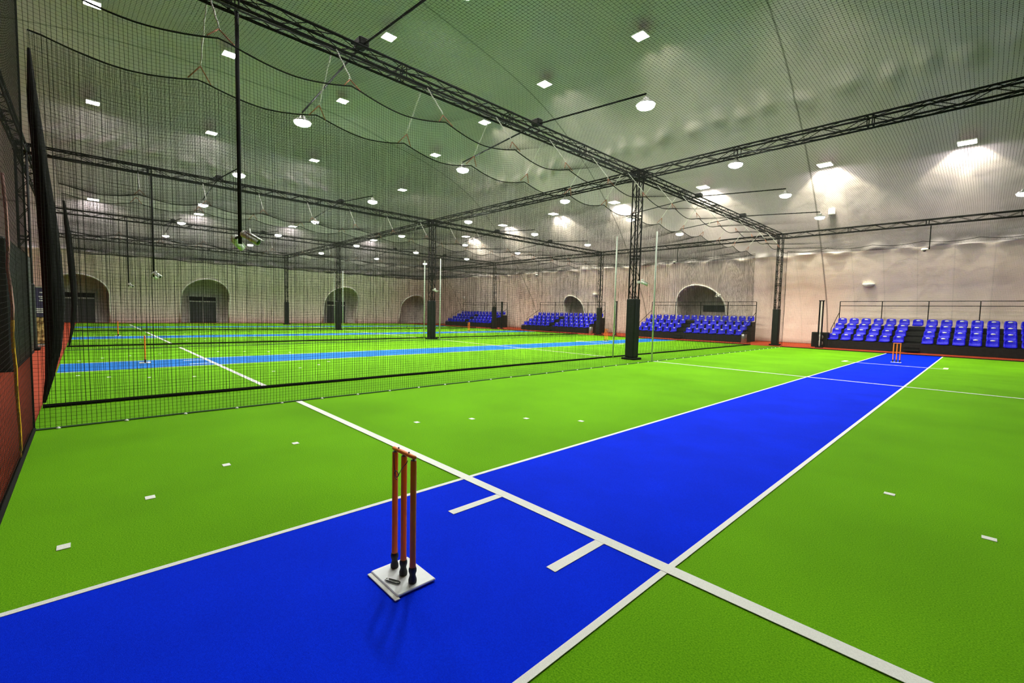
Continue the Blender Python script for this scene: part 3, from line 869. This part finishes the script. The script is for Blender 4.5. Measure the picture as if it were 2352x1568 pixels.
# ------------------------------------------------------------------ things beyond the near end net
t = thing('roll_up_banner', 'roll-up banner in purple, white and gold standing on the red floor at the left', 'banner', (-20.15, -2.52, -.012), pi / 2 + .28)
MB().bbox((0, 0, .04), (.9, .22, .08), .015).build('base', 'steel', t)
MB().box((0, 0, 1.05), (.85, .012, 1.96)).build('sheet', 'pad', t)
MB().box((0, -.008, 1.52), (.85, .006, .98)).build('upper_print', 'bpurple', t)
MB().box((0, -.008, .56), (.85, .006, .9)).build('lower_print', 'bgold', t)
b = MB()
for i, (z, w) in enumerate(((1.86, .1), (1.72, .16), (1.66, .1), (1.58, .13), (1.30, .3), (1.24, .34), (1.18, .28))): b.box((.22, -.013, z), (w, .004, .035))
b.build('print_lines', 'bwhite', t)
MB().box((0, 0, 2.04), (.88, .03, .03)).build('top_bar', 'steel', t)
t = thing('padded_screen', 'large black padded screen standing behind the near end nets at the left', 'screen', (-15.05, -2.57, -.012))
for i in range(4): MB().bbox((-2.1 + 1.4 * i, 0, 1.46), (1.38, .34, 2.88), .05).build('pad', 'pad', t)
MB().box((0, 0, .02), (5.6, .36, .04)).build('base', 'black', t)
# hanging webbing on the end net
def strap(label):
    t = thing('hanging_strap', label, 'strap', (0, NY0 - .018, 0))
    import math as _m
    top = [(-3.72, 0, 2.6), (-3.73, .01, 2.3), (-3.745, .012, 2.0), (-3.78, .0, 1.8), (-3.80, .01, 1.62), (-3.85, .015, 1.45), (-3.84, .01, 1.335)]
    low = [(-3.84, .01, 1.335), (-3.86, .005, 1.2), (-3.83, .01, 1.05), (-3.90, .012, .9), (-3.93, .008, .7), (-3.97, .01, .5), (-4.0, .012, .33), (-4.03, .01, .2), (-4.02, .01, .1)]
    MB().tube(top, .011, 6).build('upper_strap', 'pink', t, True); MB().tube(low, .012, 6).build('lower_strap', 'yellow', t, True)
    MB().tube([(-4.02, .01, .1), (-4.02, .012, .01)], .006, 6).build('tail', 'yellow', t, True)
strap('slack webbing strap, pink above and yellow below, hanging on the end net at far left')

# ------------------------------------------------------------------ camera
cd = bpy.data.cameras.new('camera'); cam = bpy.data.objects.new('camera', cd); C.objects.link(cam)
RW = ((0.68850456673823, 0.7248798957566951, 0.022596422468274906), (0.06073003994798145, -0.02657846180616653, -0.997800304477772), (-0.7226848025443172, 0.6883623479649222, -0.062321377357216004))
cd.sensor_width = 36; cd.sensor_fit = 'HORIZONTAL'; cd.lens = 1032.2087 / 2352 * 36; cd.clip_start = .05; cd.clip_end = 300
m = Matrix(((RW[0][0], -RW[1][0], -RW[2][0], 2.165), (RW[0][1], -RW[1][1], -RW[2][1], -1.26), (RW[0][2], -RW[1][2], -RW[2][2], 1.496), (0, 0, 0, 1)))
cam.matrix_world = m; SC.camera = cam

# ------------------------------------------------------------------ world and view
w = bpy.data.worlds.new('world'); SC.world = w; w.use_nodes = True
w.node_tree.nodes['Background'].inputs['Color'].default_value = (.02, .02, .022, 1)
w.node_tree.nodes['Background'].inputs['Strength'].default_value = .1
vs = SC.view_settings; vs.view_transform = 'Standard'; vs.look = 'None'; vs.gamma = 1; vs.use_curve_mapping = False; vs.exposure = 1.18
try:
    SC.cycles.use_denoising = True; SC.cycles.adaptive_threshold = .07; SC.cycles.adaptive_min_samples = 16; SC.cycles.max_bounces = 4; SC.cycles.diffuse_bounces = 2; SC.cycles.glossy_bounces = 2; SC.cycles.caustics_reflective = False; SC.cycles.caustics_refractive = False; SC.cycles.sample_clamp_indirect = 6
except Exception: pass
